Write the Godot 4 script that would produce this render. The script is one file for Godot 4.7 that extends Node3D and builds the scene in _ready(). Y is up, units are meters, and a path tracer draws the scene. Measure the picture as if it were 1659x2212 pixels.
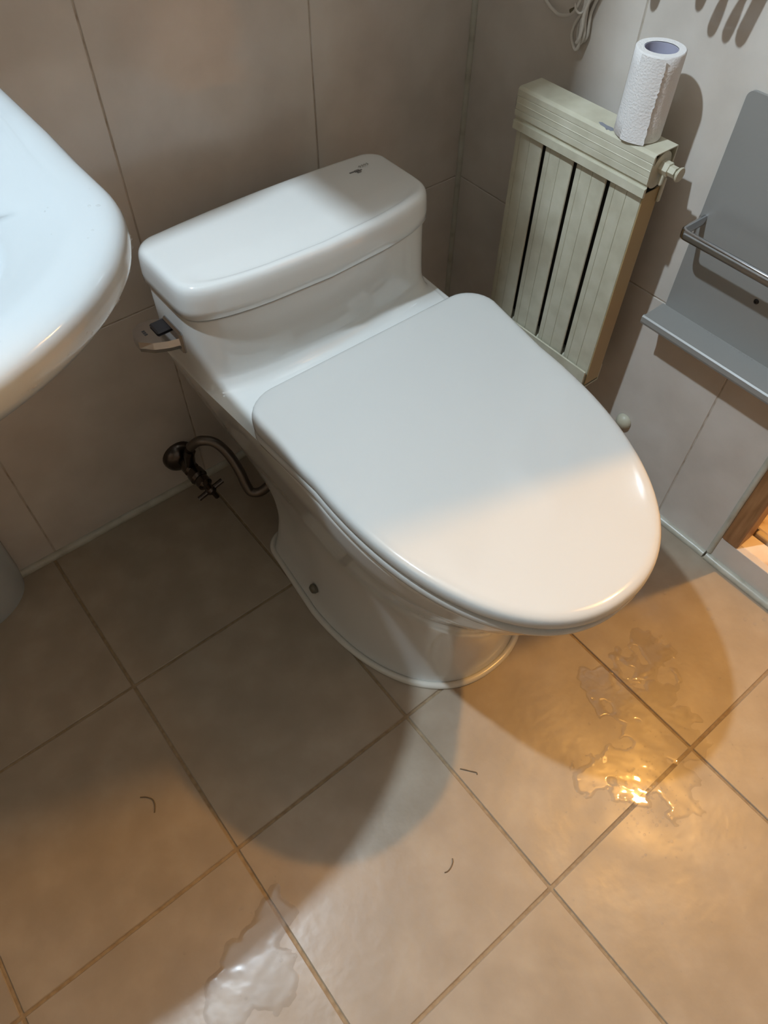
extends Node3D
# A corner of a small tiled bathroom. Corner of the back wall and the right wall at the origin:
# the back wall is z = 0, the right wall x = 0, the floor y = 0; the room lies at x < 0, z > 0.

var M := {}
var used := {}

# ---------------------------------------------------------------- mesh building
class Buf:
	var v := PackedVector3Array()
	var g := PackedInt32Array()
	func t(a: Vector3, b: Vector3, c: Vector3, gr := 0) -> void:
		if (b - a).cross(c - a).length_squared() < 1e-22:
			return
		v.append(a); v.append(b); v.append(c); g.append(gr)
	func q(a: Vector3, b: Vector3, c: Vector3, d: Vector3, gr := 0) -> void:
		t(a, b, c, gr); t(a, c, d, gr)
	func orient(start: int) -> void:
		# clockwise seen from outside
		var o := Vector3.ZERO
		if start >= v.size():
			return
		o = v[start]
		var vol := 0.0
		for i in range(start, v.size(), 3):
			vol += (v[i] - o).dot((v[i + 1] - o).cross(v[i + 2] - o))
		if vol > 0.0:
			for i in range(start, v.size(), 3):
				var s := v[i + 1]
				v[i + 1] = v[i + 2]
				v[i + 2] = s
	func loft(rings: Array, gr := 0, cap0 := true, cap1 := true, smooth_top := false) -> void:
		var start := v.size()
		for i in rings.size() - 1:
			var a: PackedVector3Array = rings[i]
			var b: PackedVector3Array = rings[i + 1]
			var n := a.size()
			for j in n:
				var k := (j + 1) % n
				q(a[j], a[k], b[k], b[j], gr)
		if cap0: fan(rings[0], gr + 1, false)
		if cap1: fan(rings[rings.size() - 1], gr if smooth_top else gr + 2, true)
		orient(start)
	func fan(ring: PackedVector3Array, gr: int, last: bool) -> void:
		var c := Vector3.ZERO
		for p in ring:
			c += p
		c /= ring.size()
		for j in ring.size():
			var k := (j + 1) % ring.size()
			if last: t(c, ring[j], ring[k], gr)
			else: t(c, ring[k], ring[j], gr)
	func cbox(lo: Vector3, hi: Vector3, ch := 0.0) -> void:
		var start := v.size()
		var c := (lo + hi) * 0.5
		var h := (hi - lo) * 0.5
		ch = minf(ch, minf(h.x, minf(h.y, h.z)) * 0.98)
		var P := func(sx: int, sy: int, sz: int, axis: int) -> Vector3:
			var p := Vector3(sx * (h.x - ch), sy * (h.y - ch), sz * (h.z - ch))
			p[axis] = [sx, sy, sz][axis] * h[axis]
			return c + p
		for axis in 3:
			for s in [-1, 1]:
				var r := []
				for k in [[-1, -1], [1, -1], [1, 1], [-1, 1]]:
					var e := [0, 0, 0]
					e[axis] = s; e[(axis + 1) % 3] = k[0]; e[(axis + 2) % 3] = k[1]
					r.append(P.call(e[0], e[1], e[2], axis))
				if s > 0: q(r[0], r[1], r[2], r[3], -1)
				else: q(r[3], r[2], r[1], r[0], -1)
		if ch > 0.0:
			for axis in 3:
				var a1 := (axis + 1) % 3
				var a2 := (axis + 2) % 3
				for s1 in [-1, 1]:
					for s2 in [-1, 1]:
						var e0 := [0, 0, 0]
						e0[a1] = s1; e0[a2] = s2; e0[axis] = -1
						var e1 := e0.duplicate()
						e1[axis] = 1
						var p0: Vector3 = P.call(e0[0], e0[1], e0[2], a1)
						var p1: Vector3 = P.call(e1[0], e1[1], e1[2], a1)
						var p2: Vector3 = P.call(e1[0], e1[1], e1[2], a2)
						var p3: Vector3 = P.call(e0[0], e0[1], e0[2], a2)
						if s1 * s2 > 0: q(p0, p3, p2, p1, -1)
						else: q(p0, p1, p2, p3, -1)
			for sx in [-1, 1]:
				for sy in [-1, 1]:
					for sz in [-1, 1]:
						var a: Vector3 = P.call(sx, sy, sz, 0)
						var b: Vector3 = P.call(sx, sy, sz, 1)
						var d: Vector3 = P.call(sx, sy, sz, 2)
						if sx * sy * sz > 0: t(a, b, d, -1)
						else: t(a, d, b, -1)
		orient(start)
	func tube(p: PackedVector3Array, r: float, sides := 10, gr := 0, closed := false, r_end := -1.0) -> void:
		var start := v.size()
		var n := p.size()
		var rings := []
		var up := Vector3.ZERO
		for i in n:
			var dir: Vector3
			if closed: dir = (p[(i + 1) % n] - p[(i + n - 1) % n]).normalized()
			else: dir = (p[mini(i + 1, n - 1)] - p[maxi(i - 1, 0)]).normalized()
			if i == 0:
				up = dir.cross(Vector3(0.31, 0.9, 0.23)).normalized()
			up = (up - dir * up.dot(dir)).normalized()
			var side := dir.cross(up)
			var rr := r if r_end < 0.0 else lerpf(r, r_end, float(i) / (n - 1))
			var ring := PackedVector3Array()
			for j in sides:
				var a := TAU * j / sides
				ring.append(p[i] + (up * cos(a) + side * sin(a)) * rr)
			rings.append(ring)
		if closed:
			rings.append(rings[0])
		for i in rings.size() - 1:
			for j in sides:
				var k := (j + 1) % sides
				q(rings[i][j], rings[i][k], rings[i + 1][k], rings[i + 1][j], gr)
		if not closed:
			for j in sides:
				var k := (j + 1) % sides
				t(p[0], rings[0][k], rings[0][j], gr + 1)
				t(p[n - 1], rings[n - 1][j], rings[n - 1][k], gr + 2)
		orient(start)
	func lathe(prof: Array, o: Vector3, axis: Vector3, segs := 24, gr := 0, hard := false) -> void:
		# prof: [radius, distance along the axis]
		var start := v.size()
		axis = axis.normalized()
		var ux := axis.cross(Vector3(0.37, 0.21, 0.9)).normalized()
		var uy := axis.cross(ux)
		for i in prof.size() - 1:
			var gg := gr + i if hard else gr
			for j in segs:
				var a0 := TAU * j / segs
				var a1 := TAU * (j + 1) / segs
				var d0 := ux * cos(a0) + uy * sin(a0)
				var d1 := ux * cos(a1) + uy * sin(a1)
				var A: Vector3 = o + axis * prof[i][1]
				var B: Vector3 = o + axis * prof[i + 1][1]
				q(A + d0 * prof[i][0], A + d1 * prof[i][0], B + d1 * prof[i + 1][0], B + d0 * prof[i + 1][0], gg)
		orient(start)
	func extrude(poly: PackedVector2Array, o: Vector3, ux: Vector3, uy: Vector3, way: Vector3, gr := -1) -> void:
		var start := v.size()
		var n := poly.size()
		var a := PackedVector3Array()
		var b := PackedVector3Array()
		for p in poly:
			a.append(o + ux * p.x + uy * p.y)
			b.append(o + ux * p.x + uy * p.y + way)
		for j in n:
			var k := (j + 1) % n
			q(a[j], a[k], b[k], b[j], gr)
		var ccw := not Geometry2D.is_polygon_clockwise(poly)
		var ix := Geometry2D.triangulate_polygon(poly)
		for i in range(0, ix.size(), 3):
			var i0 := ix[i]
			var i1 := ix[i + 1]
			var i2 := ix[i + 2]
			var cr := (poly[i1] - poly[i0]).cross(poly[i2] - poly[i0])
			if (cr > 0.0) != ccw:
				var s := i1
				i1 = i2
				i2 = s
			t(a[i2], a[i1], a[i0], -1 if gr == -1 else gr + 1)
			t(b[i0], b[i1], b[i2], -1 if gr == -1 else gr + 2)
		orient(start)
	func mesh() -> ArrayMesh:
		var st := SurfaceTool.new()
		st.begin(Mesh.PRIMITIVE_TRIANGLES)
		for i in g.size():
			st.set_smooth_group(g[i])
			for k in 3:
				st.add_vertex(v[i * 3 + k])
		st.generate_normals()
		st.index()
		return st.commit()

func numbered(called: String) -> String:
	if not used.has(called):
		used[called] = 0
		return called
	used[called] += 1
	return "%s_%03d" % [called, used[called]]

func obj(called: String, b, m: Material, parent: Node = self) -> MeshInstance3D:
	var o := MeshInstance3D.new()
	o.name = numbered(called) if parent == self else called
	o.mesh = b.mesh() if b is Buf else b
	o.material_override = m
	o.cast_shadow = GeometryInstance3D.SHADOW_CASTING_SETTING_ON
	parent.add_child(o, true)
	return o

func thing(called: String, label: String, category: String, at := Vector3.ZERO, group := "") -> Node3D:
	var o := Node3D.new()
	o.name = numbered(called)
	o.position = at
	add_child(o, true)
	tag(o, label, category, group)
	return o

func tag(o: Node, label: String, category: String, group := "", kind := "") -> Node:
	o.set_meta("label", label)
	o.set_meta("category", category)
	if group: o.set_meta("group", group)
	if kind: o.set_meta("kind", kind)
	return o

func struct(o: Node, label := "") -> Node:
	o.set_meta("kind", "structure")
	if label: o.set_meta("label", label)
	return o

func V(x, y, z) -> Vector3:
	return Vector3(x, y, z)

# ---------------------------------------------------------------- materials
func c8(r: float, gg: float, b: float) -> Color:
	return Color(r / 255.0, gg / 255.0, b / 255.0)

func mat(col: Color, rough := 0.5, metal := 0.0, spec := 0.5) -> StandardMaterial3D:
	var m := StandardMaterial3D.new()
	m.albedo_color = col
	m.roughness = rough
	m.metallic = metal
	m.metallic_specular = spec
	return m

func noise_tex(sd: int, freq: float, cols: Array, size := 512, oct := 5, typ := FastNoiseLite.TYPE_SIMPLEX_SMOOTH) -> NoiseTexture2D:
	var n := FastNoiseLite.new()
	n.seed = sd
	n.noise_type = typ
	n.frequency = freq
	n.fractal_octaves = oct
	var t := NoiseTexture2D.new()
	t.width = size
	t.height = size
	t.seamless = true
	t.noise = n
	if cols.size():
		var gr := Gradient.new()
		gr.offsets = PackedFloat32Array()
		gr.colors = PackedColorArray()
		var off := PackedFloat32Array()
		var cc := PackedColorArray()
		for c in cols:
			off.append(c[0])
			cc.append(c[1])
		gr.offsets = off
		gr.colors = cc
		t.color_ramp = gr
	return t

func tri_world(m: StandardMaterial3D, s: Vector3) -> void:
	m.uv1_triplanar = true
	m.uv1_world_triplanar = true
	m.uv1_scale = s

func make_materials() -> void:
	# glazed stoneware tiles: cloudy beige, faint grain
	var ft := mat(Color.WHITE, 0.30)
	ft.albedo_texture = noise_tex(11, 0.012, [[0.0, c8(150, 136, 117)], [0.45, c8(156, 142, 123)], [0.6, c8(159, 145, 126)], [1.0, c8(166, 153, 134)]])
	ft.roughness_texture = noise_tex(12, 0.02, [[0.0, Color(0.62, 0.62, 0.62)], [1.0, Color(1, 1, 1)]], 256)
	ft.roughness = 0.46
	ft.heightmap_enabled = true
	ft.heightmap_texture = noise_tex(13, 0.05, [], 512, 4)
	ft.heightmap_scale = 0.02
	tri_world(ft, V(1.7, 1.7, 1.7))
	M.floor_tile = ft
	var wt := mat(Color.WHITE, 0.09)
	wt.albedo_texture = noise_tex(21, 0.010, [[0.0, c8(198, 189, 178)], [0.5, c8(207, 198, 187)], [1.0, c8(214, 206, 196)]])
	wt.heightmap_enabled = true
	wt.heightmap_texture = noise_tex(23, 0.03, [], 512, 3)
	wt.heightmap_scale = 0.006
	tri_world(wt, V(1.5, 1.5, 1.5))
	M.wall_tile = wt
	var gt := mat(Color.WHITE, 0.75)
	gt.albedo_texture = noise_tex(31, 0.05, [[0.0, c8(134, 113, 84)], [0.5, c8(150, 130, 101)], [1.0, c8(164, 145, 116)]])
	tri_world(gt, V(3, 3, 3))
	M.grout = gt
	var wg := mat(Color.WHITE, 0.8)
	wg.albedo_texture = noise_tex(33, 0.03, [[0.0, c8(146, 130, 110)], [0.35, c8(180, 168, 152)], [1.0, c8(204, 195, 182)]])
	tri_world(wg, V(2, 2, 2))
	M.wall_grout = wg
	M.plaster = mat(c8(158, 154, 146), 0.8)
	M.far_tile = mat(c8(138, 127, 113), 0.3)
	var si := mat(Color.WHITE, 0.32)
	si.albedo_texture = noise_tex(35, 0.03, [[0.0, c8(166, 160, 142)], [0.4, c8(184, 180, 164)], [1.0, c8(196, 193, 180)]], 256)
	tri_world(si, V(3, 3, 3))
	M.silicone = si
	M.sealant = mat(c8(206, 202, 190), 0.2)
	var china := mat(c8(215, 216, 212), 0.07)
	china.clearcoat_enabled = true
	china.clearcoat = 0.4
	china.clearcoat_roughness = 0.03
	M.china = china
	M.seat = mat(c8(196, 197, 193), 0.09)
	M.basin = mat(c8(180, 186, 187), 0.12)
	var rp := mat(Color.WHITE, 0.42)
	rp.albedo_texture = noise_tex(41, 0.02, [[0.0, c8(184, 178, 156)], [0.5, c8(196, 191, 169)], [1.0, c8(205, 200, 180)]])
	tri_world(rp, V(2, 2, 2))
	M.radiator = rp
	M.radiator_edge = mat(c8(176, 152, 108), 0.5)
	M.bare_metal = mat(c8(122, 120, 116), 0.55, 0.4)
	M.chip = mat(c8(128, 130, 138), 0.6)
	M.chrome = mat(c8(190, 190, 192), 0.12, 1.0)
	M.bronze = mat(c8(92, 84, 78), 0.24, 1.0)
	M.steel_braid = mat(c8(120, 112, 104), 0.4, 0.9)
	M.grey_pad = mat(c8(84, 84, 90), 0.5)
	var sh := mat(c8(148, 146, 141), 0.42, 0.15)
	sh.heightmap_enabled = true
	sh.heightmap_texture = noise_tex(51, 0.2, [], 256, 3)
	sh.heightmap_scale = 0.004
	tri_world(sh, V(6, 6, 6))
	M.shelf = sh
	M.screw = mat(c8(60, 58, 56), 0.4, 0.8)
	var pa := mat(c8(226, 222, 218), 0.95, 0.0, 0.2)
	pa.heightmap_enabled = true
	pa.heightmap_texture = noise_tex(61, 0.09, [], 512, 4, FastNoiseLite.TYPE_PERLIN)
	pa.heightmap_scale = 0.06
	pa.uv1_triplanar = true
	pa.uv1_scale = V(9, 9, 9)
	M.paper = pa
	M.paper_core = mat(c8(176, 174, 190), 0.9, 0.0, 0.2)
	M.cable = mat(c8(206, 198, 186), 0.45)
	M.cable_tip = mat(c8(92, 84, 62), 0.5)
	var wd := mat(Color.WHITE, 0.45)
	wd.albedo_texture = noise_tex(71, 0.03, [[0.0, c8(120, 84, 52)], [0.5, c8(150, 108, 70)], [1.0, c8(170, 128, 88)]], 512, 4)
	tri_world(wd, V(5, 0.6, 5))
	M.wood = wd
	var mb := mat(Color.WHITE, 0.2)
	mb.albedo_texture = noise_tex(81, 0.012, [[0.0, c8(150, 112, 78)], [0.22, c8(206, 178, 148)], [0.45, c8(226, 206, 180)], [1.0, c8(236, 220, 198)]], 512, 6)
	tri_world(mb, V(2.2, 2.2, 2.2))
	M.marble = mb
	M.sill = mat(c8(210, 192, 164), 0.4)
	M.mark = mat(c8(120, 118, 116), 0.4)
	M.mark_pale = mat(c8(176, 174, 170), 0.4)
	M.bolt = mat(c8(108, 104, 92), 0.35, 0.3)
	M.hair = mat(c8(112, 96, 74), 0.6)
	M.cabinet = mat(c8(214, 208, 200), 0.4)
	M.mirror = mat(c8(225, 230, 232), 0.02, 1.0)
	M.white_plastic = mat(c8(216, 214, 210), 0.35)
	M.pink_plastic = mat(c8(206, 160, 160), 0.25)
	M.blue_plastic = mat(c8(140, 170, 200), 0.25)
	var wa := mat(Color(0.55, 0.47, 0.36, 0.10), 0.03)
	wa.transparency = BaseMaterial3D.TRANSPARENCY_ALPHA
	M.water = wa
	var bl := mat(c8(255, 255, 255), 0.4)
	bl.emission_enabled = true
	bl.emission = c8(235, 245, 255)
	bl.emission_energy_multiplier = 14.0
	M.bulb_cool = bl
	var bw := mat(c8(255, 240, 215), 0.4)
	bw.emission_enabled = true
	bw.emission = c8(255, 205, 130)
	bw.emission_energy_multiplier = 14.0
	M.bulb_warm = bw

# ---------------------------------------------------------------- light and camera
const LAMP := Vector3(-1.07, 1.93, 0.20)
const HALL_LAMP := Vector3(0.57, 2.23, 0.908)
const COOL_ENERGY := 2.3
const WARM_ENERGY := 2.55

func camera_and_light() -> void:
	var cam := Camera3D.new()
	cam.name = "camera"
	var right := Vector3(0.78075448, 0.01237323, 0.62471541)
	var up := Vector3(0.49453286, 0.59886743, -0.6299167)
	var back := Vector3(-0.38191582, 0.80075258, 0.46144946)
	cam.transform = Transform3D(Basis(right, up, back).orthonormalized(), Vector3(-0.89907695, 1.07209249, 0.89758409))
	cam.fov = 70.0544
	cam.near = 0.02
	cam.far = 30.0
	cam.current = true
	add_child(cam)
	var env := Environment.new()
	env.background_mode = Environment.BG_COLOR
	env.background_color = Color(0, 0, 0)
	env.ambient_light_source = Environment.AMBIENT_SOURCE_DISABLED
	env.tonemap_mode = Environment.TONE_MAPPER_LINEAR
	env.tonemap_exposure = 1.0
	env.sdfgi_enabled = true
	env.ssao_enabled = true
	env.ssil_enabled = true
	var we := WorldEnvironment.new()
	we.name = "environment"
	we.environment = env
	add_child(we)

func wall_lamp() -> void:
	var t := thing("wall_lamp", "small white globe lamp on a chrome bracket above the mirror cabinet", "lamp", V(LAMP.x, LAMP.y, 0))
	var b := Buf.new()
	b.lathe([[0.0, 0.0], [0.045, 0.0], [0.045, 0.012], [0.02, 0.02], [0.0, 0.02]], V(0, 0, 0.0), V(0, 0, 1), 24, 0, true)
	b.tube(PackedVector3Array([V(0, 0, 0.015), V(0, 0, LAMP.z - 0.02)]), 0.008, 10, 10)
	obj("bracket", b, M.chrome, t)
	b = Buf.new()
	var prof := []
	for i in 13:
		var a := PI * i / 12.0
		prof.append([0.022 * sin(a), -0.022 * cos(a)])
	b.lathe(prof, V(0, 0, LAMP.z), V(0, 1, 0), 24)
	obj("lamp_bulb", b, M.bulb_cool, t)
	var l := OmniLight3D.new()
	l.name = "lamp_light"
	l.position = V(0, 0, LAMP.z)
	l.light_color = c8(217, 236, 252)
	l.light_energy = COOL_ENERGY
	l.light_size = 0.021
	l.omni_range = 8.0
	l.omni_attenuation = 2.0
	l.shadow_enabled = true
	t.add_child(l)

func hall_lamp() -> void:
	var t := thing("ceiling_lamp", "round warm bulb hanging under the hallway ceiling outside the door", "lamp", V(HALL_LAMP.x, 2.5, HALL_LAMP.z))
	var b := Buf.new()
	b.lathe([[0.0, 0.0], [0.05, 0.0], [0.05, -0.02], [0.015, -0.03], [0.015, -0.1], [0.0, -0.1]], V(0, 0, 0), V(0, 1, 0), 24, 0, true)
	obj("lamp_holder", b, M.white_plastic, t)
	b = Buf.new()
	var prof := []
	for i in 13:
		var a := PI * i / 12.0
		prof.append([0.032 * sin(a), HALL_LAMP.y - 2.5 - 0.032 * cos(a)])
	b.lathe(prof, V(0, 0, 0), V(0, 1, 0), 24)
	obj("lamp_bulb", b, M.bulb_warm, t)
	var l := OmniLight3D.new()
	l.name = "lamp_light"
	l.position = V(0, HALL_LAMP.y - 2.5, 0)
	l.light_color = c8(255, 188, 98)
	l.light_energy = WARM_ENERGY
	l.light_size = 0.03
	l.omni_range = 8.0
	l.omni_attenuation = 2.0
	l.shadow_enabled = true
	t.add_child(l)

# ---------------------------------------------------------------- the room
var tile_cache := {}

func tile_mesh(sx: float, sz: float, axis: int) -> ArrayMesh:
	# a tile lying in the plane across `axis`, its face at 0 and its body behind it
	var key := "%.4f %.4f %d" % [sx, sz, axis]
	if tile_cache.has(key):
		return tile_cache[key]
	var b := Buf.new()
	var th := 0.008
	if axis == 1: b.cbox(V(0, -th, 0), V(sx, 0, sz), 0.0011)
	elif axis == 2: b.cbox(V(0, 0, -th), V(sx, sz, 0), 0.0008)
	else: b.cbox(V(0, 0, 0), V(th, sz, sx), 0.0008)
	tile_cache[key] = b.mesh()
	return tile_cache[key]

func room() -> void:
	var b := Buf.new()
	b.cbox(V(-2.5, -0.12, -0.1), V(0.0, -0.0022, 2.4))
	var floor_node := obj("floor", b, M.grout)
	struct(floor_node)
	# joints at x = -0.0028 - 0.3 k, z = 0.003 + 0.3 k
	var jf := 0.0042
	for i in 8:
		for j in 8:
			var x1 := -0.0028 - 0.3 * i
			var x0 := x1 - 0.3
			var z0 := 0.003 + 0.3 * j
			var z1 := z0 + 0.3
			if i == 0: x1 = 0.0
			if j == 0: z0 = 0.0
			x0 = maxf(x0, -2.4)
			z1 = minf(z1, 2.3)
			var o := obj("floor_tile", tile_mesh(x1 - x0 - jf, z1 - z0 - jf, 1), M.floor_tile, floor_node)
			o.position = V(x0 + jf / 2, 0.0, z0 + jf / 2)
	# back wall
	b = Buf.new()
	b.cbox(V(-2.5, -0.1, -0.1), V(0.1, 2.7, -0.0012))
	var wb := obj("wall_back", b, M.wall_grout)
	struct(wb)
	var jw := 0.0021
	var rows := [0.0, 0.39, 0.84, 1.29, 1.74, 2.19, 2.6]
	for i in 9:
		for r in rows.size() - 1:
			var x1 := -0.298 * i
			var x0 := maxf(x1 - 0.298, -2.4)
			var o := obj("wall_tile", tile_mesh(x1 - x0 - jw, rows[r + 1] - rows[r] - jw, 2), M.wall_tile, wb)
			o.position = V(x0 + jw / 2, rows[r] + jw / 2, 0)
	# right wall with the door opening at z 0.71 .. 1.48
	b = Buf.new()
	b.cbox(V(0.0012, -0.1, -0.1), V(0.1, 2.7, 0.71))
	b.cbox(V(0.0012, -0.1, 1.48), V(0.1, 2.7, 2.4))
	b.cbox(V(0.0012, 2.09, 0.7), V(0.1, 2.7, 1.5))
	var wr := obj("wall_right", b, M.wall_grout)
	struct(wr)
	for k in [[0.0, 0.2955], [0.2955, 0.5945], [0.5945, 0.7035], [1.487, 1.785], [1.785, 2.083], [2.083, 2.3]]:
		for r in rows.size() - 1:
			var o := obj("wall_tile", tile_mesh(k[1] - k[0] - jw, rows[r + 1] - rows[r] - jw, 0), M.wall_tile, wr)
			o.position = V(0, rows[r] + jw / 2, k[0] + jw / 2)
	b = Buf.new()
	b.cbox(V(-2.5, -0.1, -0.1), V(-2.4, 2.7, 2.4))
	struct(obj("wall_left", b, M.far_tile))
	b = Buf.new()
	b.cbox(V(-2.5, -0.1, 2.3), V(0.0, 2.7, 2.4))
	struct(obj("wall_front", b, M.far_tile))
	b = Buf.new()
	b.cbox(V(-2.5, 2.6, -0.1), V(0.0, 2.7, 2.4))
	struct(obj("ceiling", b, M.plaster))
	# hallway beyond the door
	b = Buf.new()
	b.cbox(V(0.062, -0.1, 0.1), V(1.5, 0.066, 2.1), 0.002)
	struct(obj("floor_hallway", b, M.marble))
	b = Buf.new()
	b.cbox(V(0.1, 2.5, 0.0), V(1.6, 2.6, 2.2))
	struct(obj("ceiling_hallway", b, M.plaster))
	b = Buf.new()
	b.cbox(V(1.5, -0.1, 0.0), V(1.6, 2.6, 2.2))
	struct(obj("wall_hallway_far", b, M.plaster))
	b = Buf.new()
	b.cbox(V(0.1, -0.1, 0.0), V(1.6, 2.6, 0.1))
	struct(obj("wall_hallway_back", b, M.plaster))
	b = Buf.new()
	b.cbox(V(0.1, -0.1, 2.1), V(1.6, 2.6, 2.2))
	struct(obj("wall_hallway_front", b, M.plaster))
	# raised doorstep: riser tile and stone sill
	var step := Node3D.new()
	step.name = "trim_1"
	add_child(step)
	struct(step, "raised doorstep with a beige tile riser and a stone sill")
	b = Buf.new()
	b.cbox(V(0.0, -0.05, 0.7085), V(0.012, 0.0605, 1.49), 0.0008)
	obj("riser_tile", b, M.wall_tile, step)
	b = Buf.new()
	b.cbox(V(0.012, -0.05, 0.7085), V(0.047, 0.0605, 1.49), 0.0012)
	obj("stone_sill", b, M.marble, step)
	b = Buf.new()
	b.cbox(V(0.050, -0.05, 0.742), V(0.0615, 0.0665, 1.448), 0.0015)
	obj("sill_strip", b, M.sill, step)
	# door frame
	var door := Node3D.new()
	door.name = "door_1"
	add_child(door)
	struct(door, "brown wooden door frame standing on the doorstep")
	for s in [[0.711, 0.741], [1.449, 1.479]]:
		b = Buf.new()
		b.cbox(V(-0.002, 0.0612, s[0]), V(0.047, 2.06, s[1]), 0.0025)
		obj("jamb", b, M.wood, door)
	b = Buf.new()
	b.cbox(V(-0.002, 2.06, 0.711), V(0.11, 2.09, 1.479), 0.0025)
	obj("lintel", b, M.wood, door)
	for s in [[0.711, 0.732], [1.458, 1.479]]:
		b = Buf.new()
		b.cbox(V(0.0495, 0.0675, s[0]), V(0.112, 2.06, s[1]), 0.0025)
		obj("jamb_rebate", b, M.wood, door)
	# silicone beads, slightly uneven
	var rng := RandomNumberGenerator.new()
	rng.seed = 5
	silicone("trim_2", V(-2.38, 0.002, 0.001), V(-0.004, 0.002, 0.001), 0.0085, rng, "pale silicone bead where the floor meets the back wall")
	silicone("trim_3", V(-0.001, 0.003, 0.002), V(-0.002, 0.003, 0.702), 0.008, rng, "pale silicone bead along the foot of the right wall")
	silicone("trim_4", V(-0.0025, 0.003, 0.706), V(-0.0045, 0.003, 1.46), 0.0085, rng, "pale silicone bead along the foot of the doorstep")
	silicone("trim_5", V(-0.001, 0.006, 0.001), V(-0.001, 2.6, 0.001), 0.006, rng, "pale silicone bead in the upright corner of the walls")
	silicone("trim_6", V(0.001, 0.014, 0.7065), V(0.001, 2.09, 0.7075), 0.0055, rng, "pale silicone bead beside the door frame")

func silicone(called: String, a: Vector3, c: Vector3, r: float, rng: RandomNumberGenerator, label: String) -> void:
	var b := Buf.new()
	var n := maxi(8, int((c - a).length() / 0.02))
	var p := PackedVector3Array()
	for i in n + 1:
		var q := a.lerp(c, float(i) / n)
		p.append(q + V(rng.randf_range(-1, 1), rng.randf_range(-1, 1), rng.randf_range(-1, 1)) * 0.00022)
	b.tube(p, r, 10)
	struct(obj(called, b, M.silicone), label)

# ---------------------------------------------------------------- toilet
const TX := -0.446

func outline(y: float, w: float, wr: float, zr: float, zf: float, zm: float, n: float, rc: float, skew := 0.0, dx := 0.0) -> PackedVector3Array:
	var half := []
	rc = minf(rc, minf(wr * 0.9, (zm - zr) * 0.95))
	for i in 4:
		half.append(Vector2((wr - rc) * i / 4.0, zr))
	for i in 8:
		var a := -PI / 2 + PI / 2 * i / 8.0
		half.append(Vector2(wr - rc + rc * cos(a), zr + rc + rc * sin(a)))
	for i in 6:
		var s := i / 6.0
		half.append(Vector2(lerpf(wr, w, s), lerpf(zr + rc, zm, s)))
	for i in 36:
		var a := PI / 2 * i / 36.0
		half.append(Vector2(w * pow(cos(a), 2.0 / n), zm + (zf - zm) * pow(sin(a), 2.0 / n)))
	var ring := PackedVector3Array()
	for p in half:
		ring.append(Vector3(p.x, y, p.y))
	ring.append(Vector3(0, y, zf))
	for i in range(half.size() - 1, 0, -1):
		ring.append(Vector3(-half[i].x, y, half[i].y))
	# the bowl and its seat sit a little askew to the wall
	for i in ring.size():
		ring[i].x += dx + skew * maxf(0.0, ring[i].z - 0.28)
	return ring

func scaled(ring: PackedVector3Array, c: Vector2, s: float, fy: Callable) -> PackedVector3Array:
	var out := PackedVector3Array()
	for p in ring:
		var q := Vector3(c.x + (p.x - c.x) * s, p.y, c.y + (p.z - c.y) * s)
		q.y = fy.call(q.x, q.z, s)
		out.append(q)
	return out

func smooth_rows(rows: Array, steps: int) -> Array:
	# Catmull-Rom between table rows
	var out := []
	for i in rows.size() - 1:
		var p0: Array = rows[maxi(i - 1, 0)]
		var p1: Array = rows[i]
		var p2: Array = rows[i + 1]
		var p3: Array = rows[mini(i + 2, rows.size() - 1)]
		for s in steps:
			var f := float(s) / steps
			var r := []
			for k in p1.size():
				r.append(cubic_interpolate(p1[k], p2[k], p0[k], p3[k], f))
			out.append(r)
	out.append(rows[rows.size() - 1])
	return out

func ring_of(r: Array, skewed := false) -> PackedVector3Array:
	var f := clampf(r[0] / 0.4, 0.0, 1.0) if skewed else 0.0
	return outline(r[0], r[1], r[2], r[3], r[4], r[5], r[6], r[7], -0.063 * f, 0.010 * f * (1.0 - smoothstep(0.385, 0.42, r[0])))

func bowed(ring: PackedVector3Array) -> PackedVector3Array:
	# the cistern's front swells forward in the middle
	for i in ring.size():
		var u := ring[i].x / 0.19
		ring[i].z += 0.010 * u * u * (1.0 - smoothstep(0.07, 0.15, ring[i].z)) - 0.021 * u * u * smoothstep(0.1, 0.2, ring[i].z)
	return ring

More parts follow.
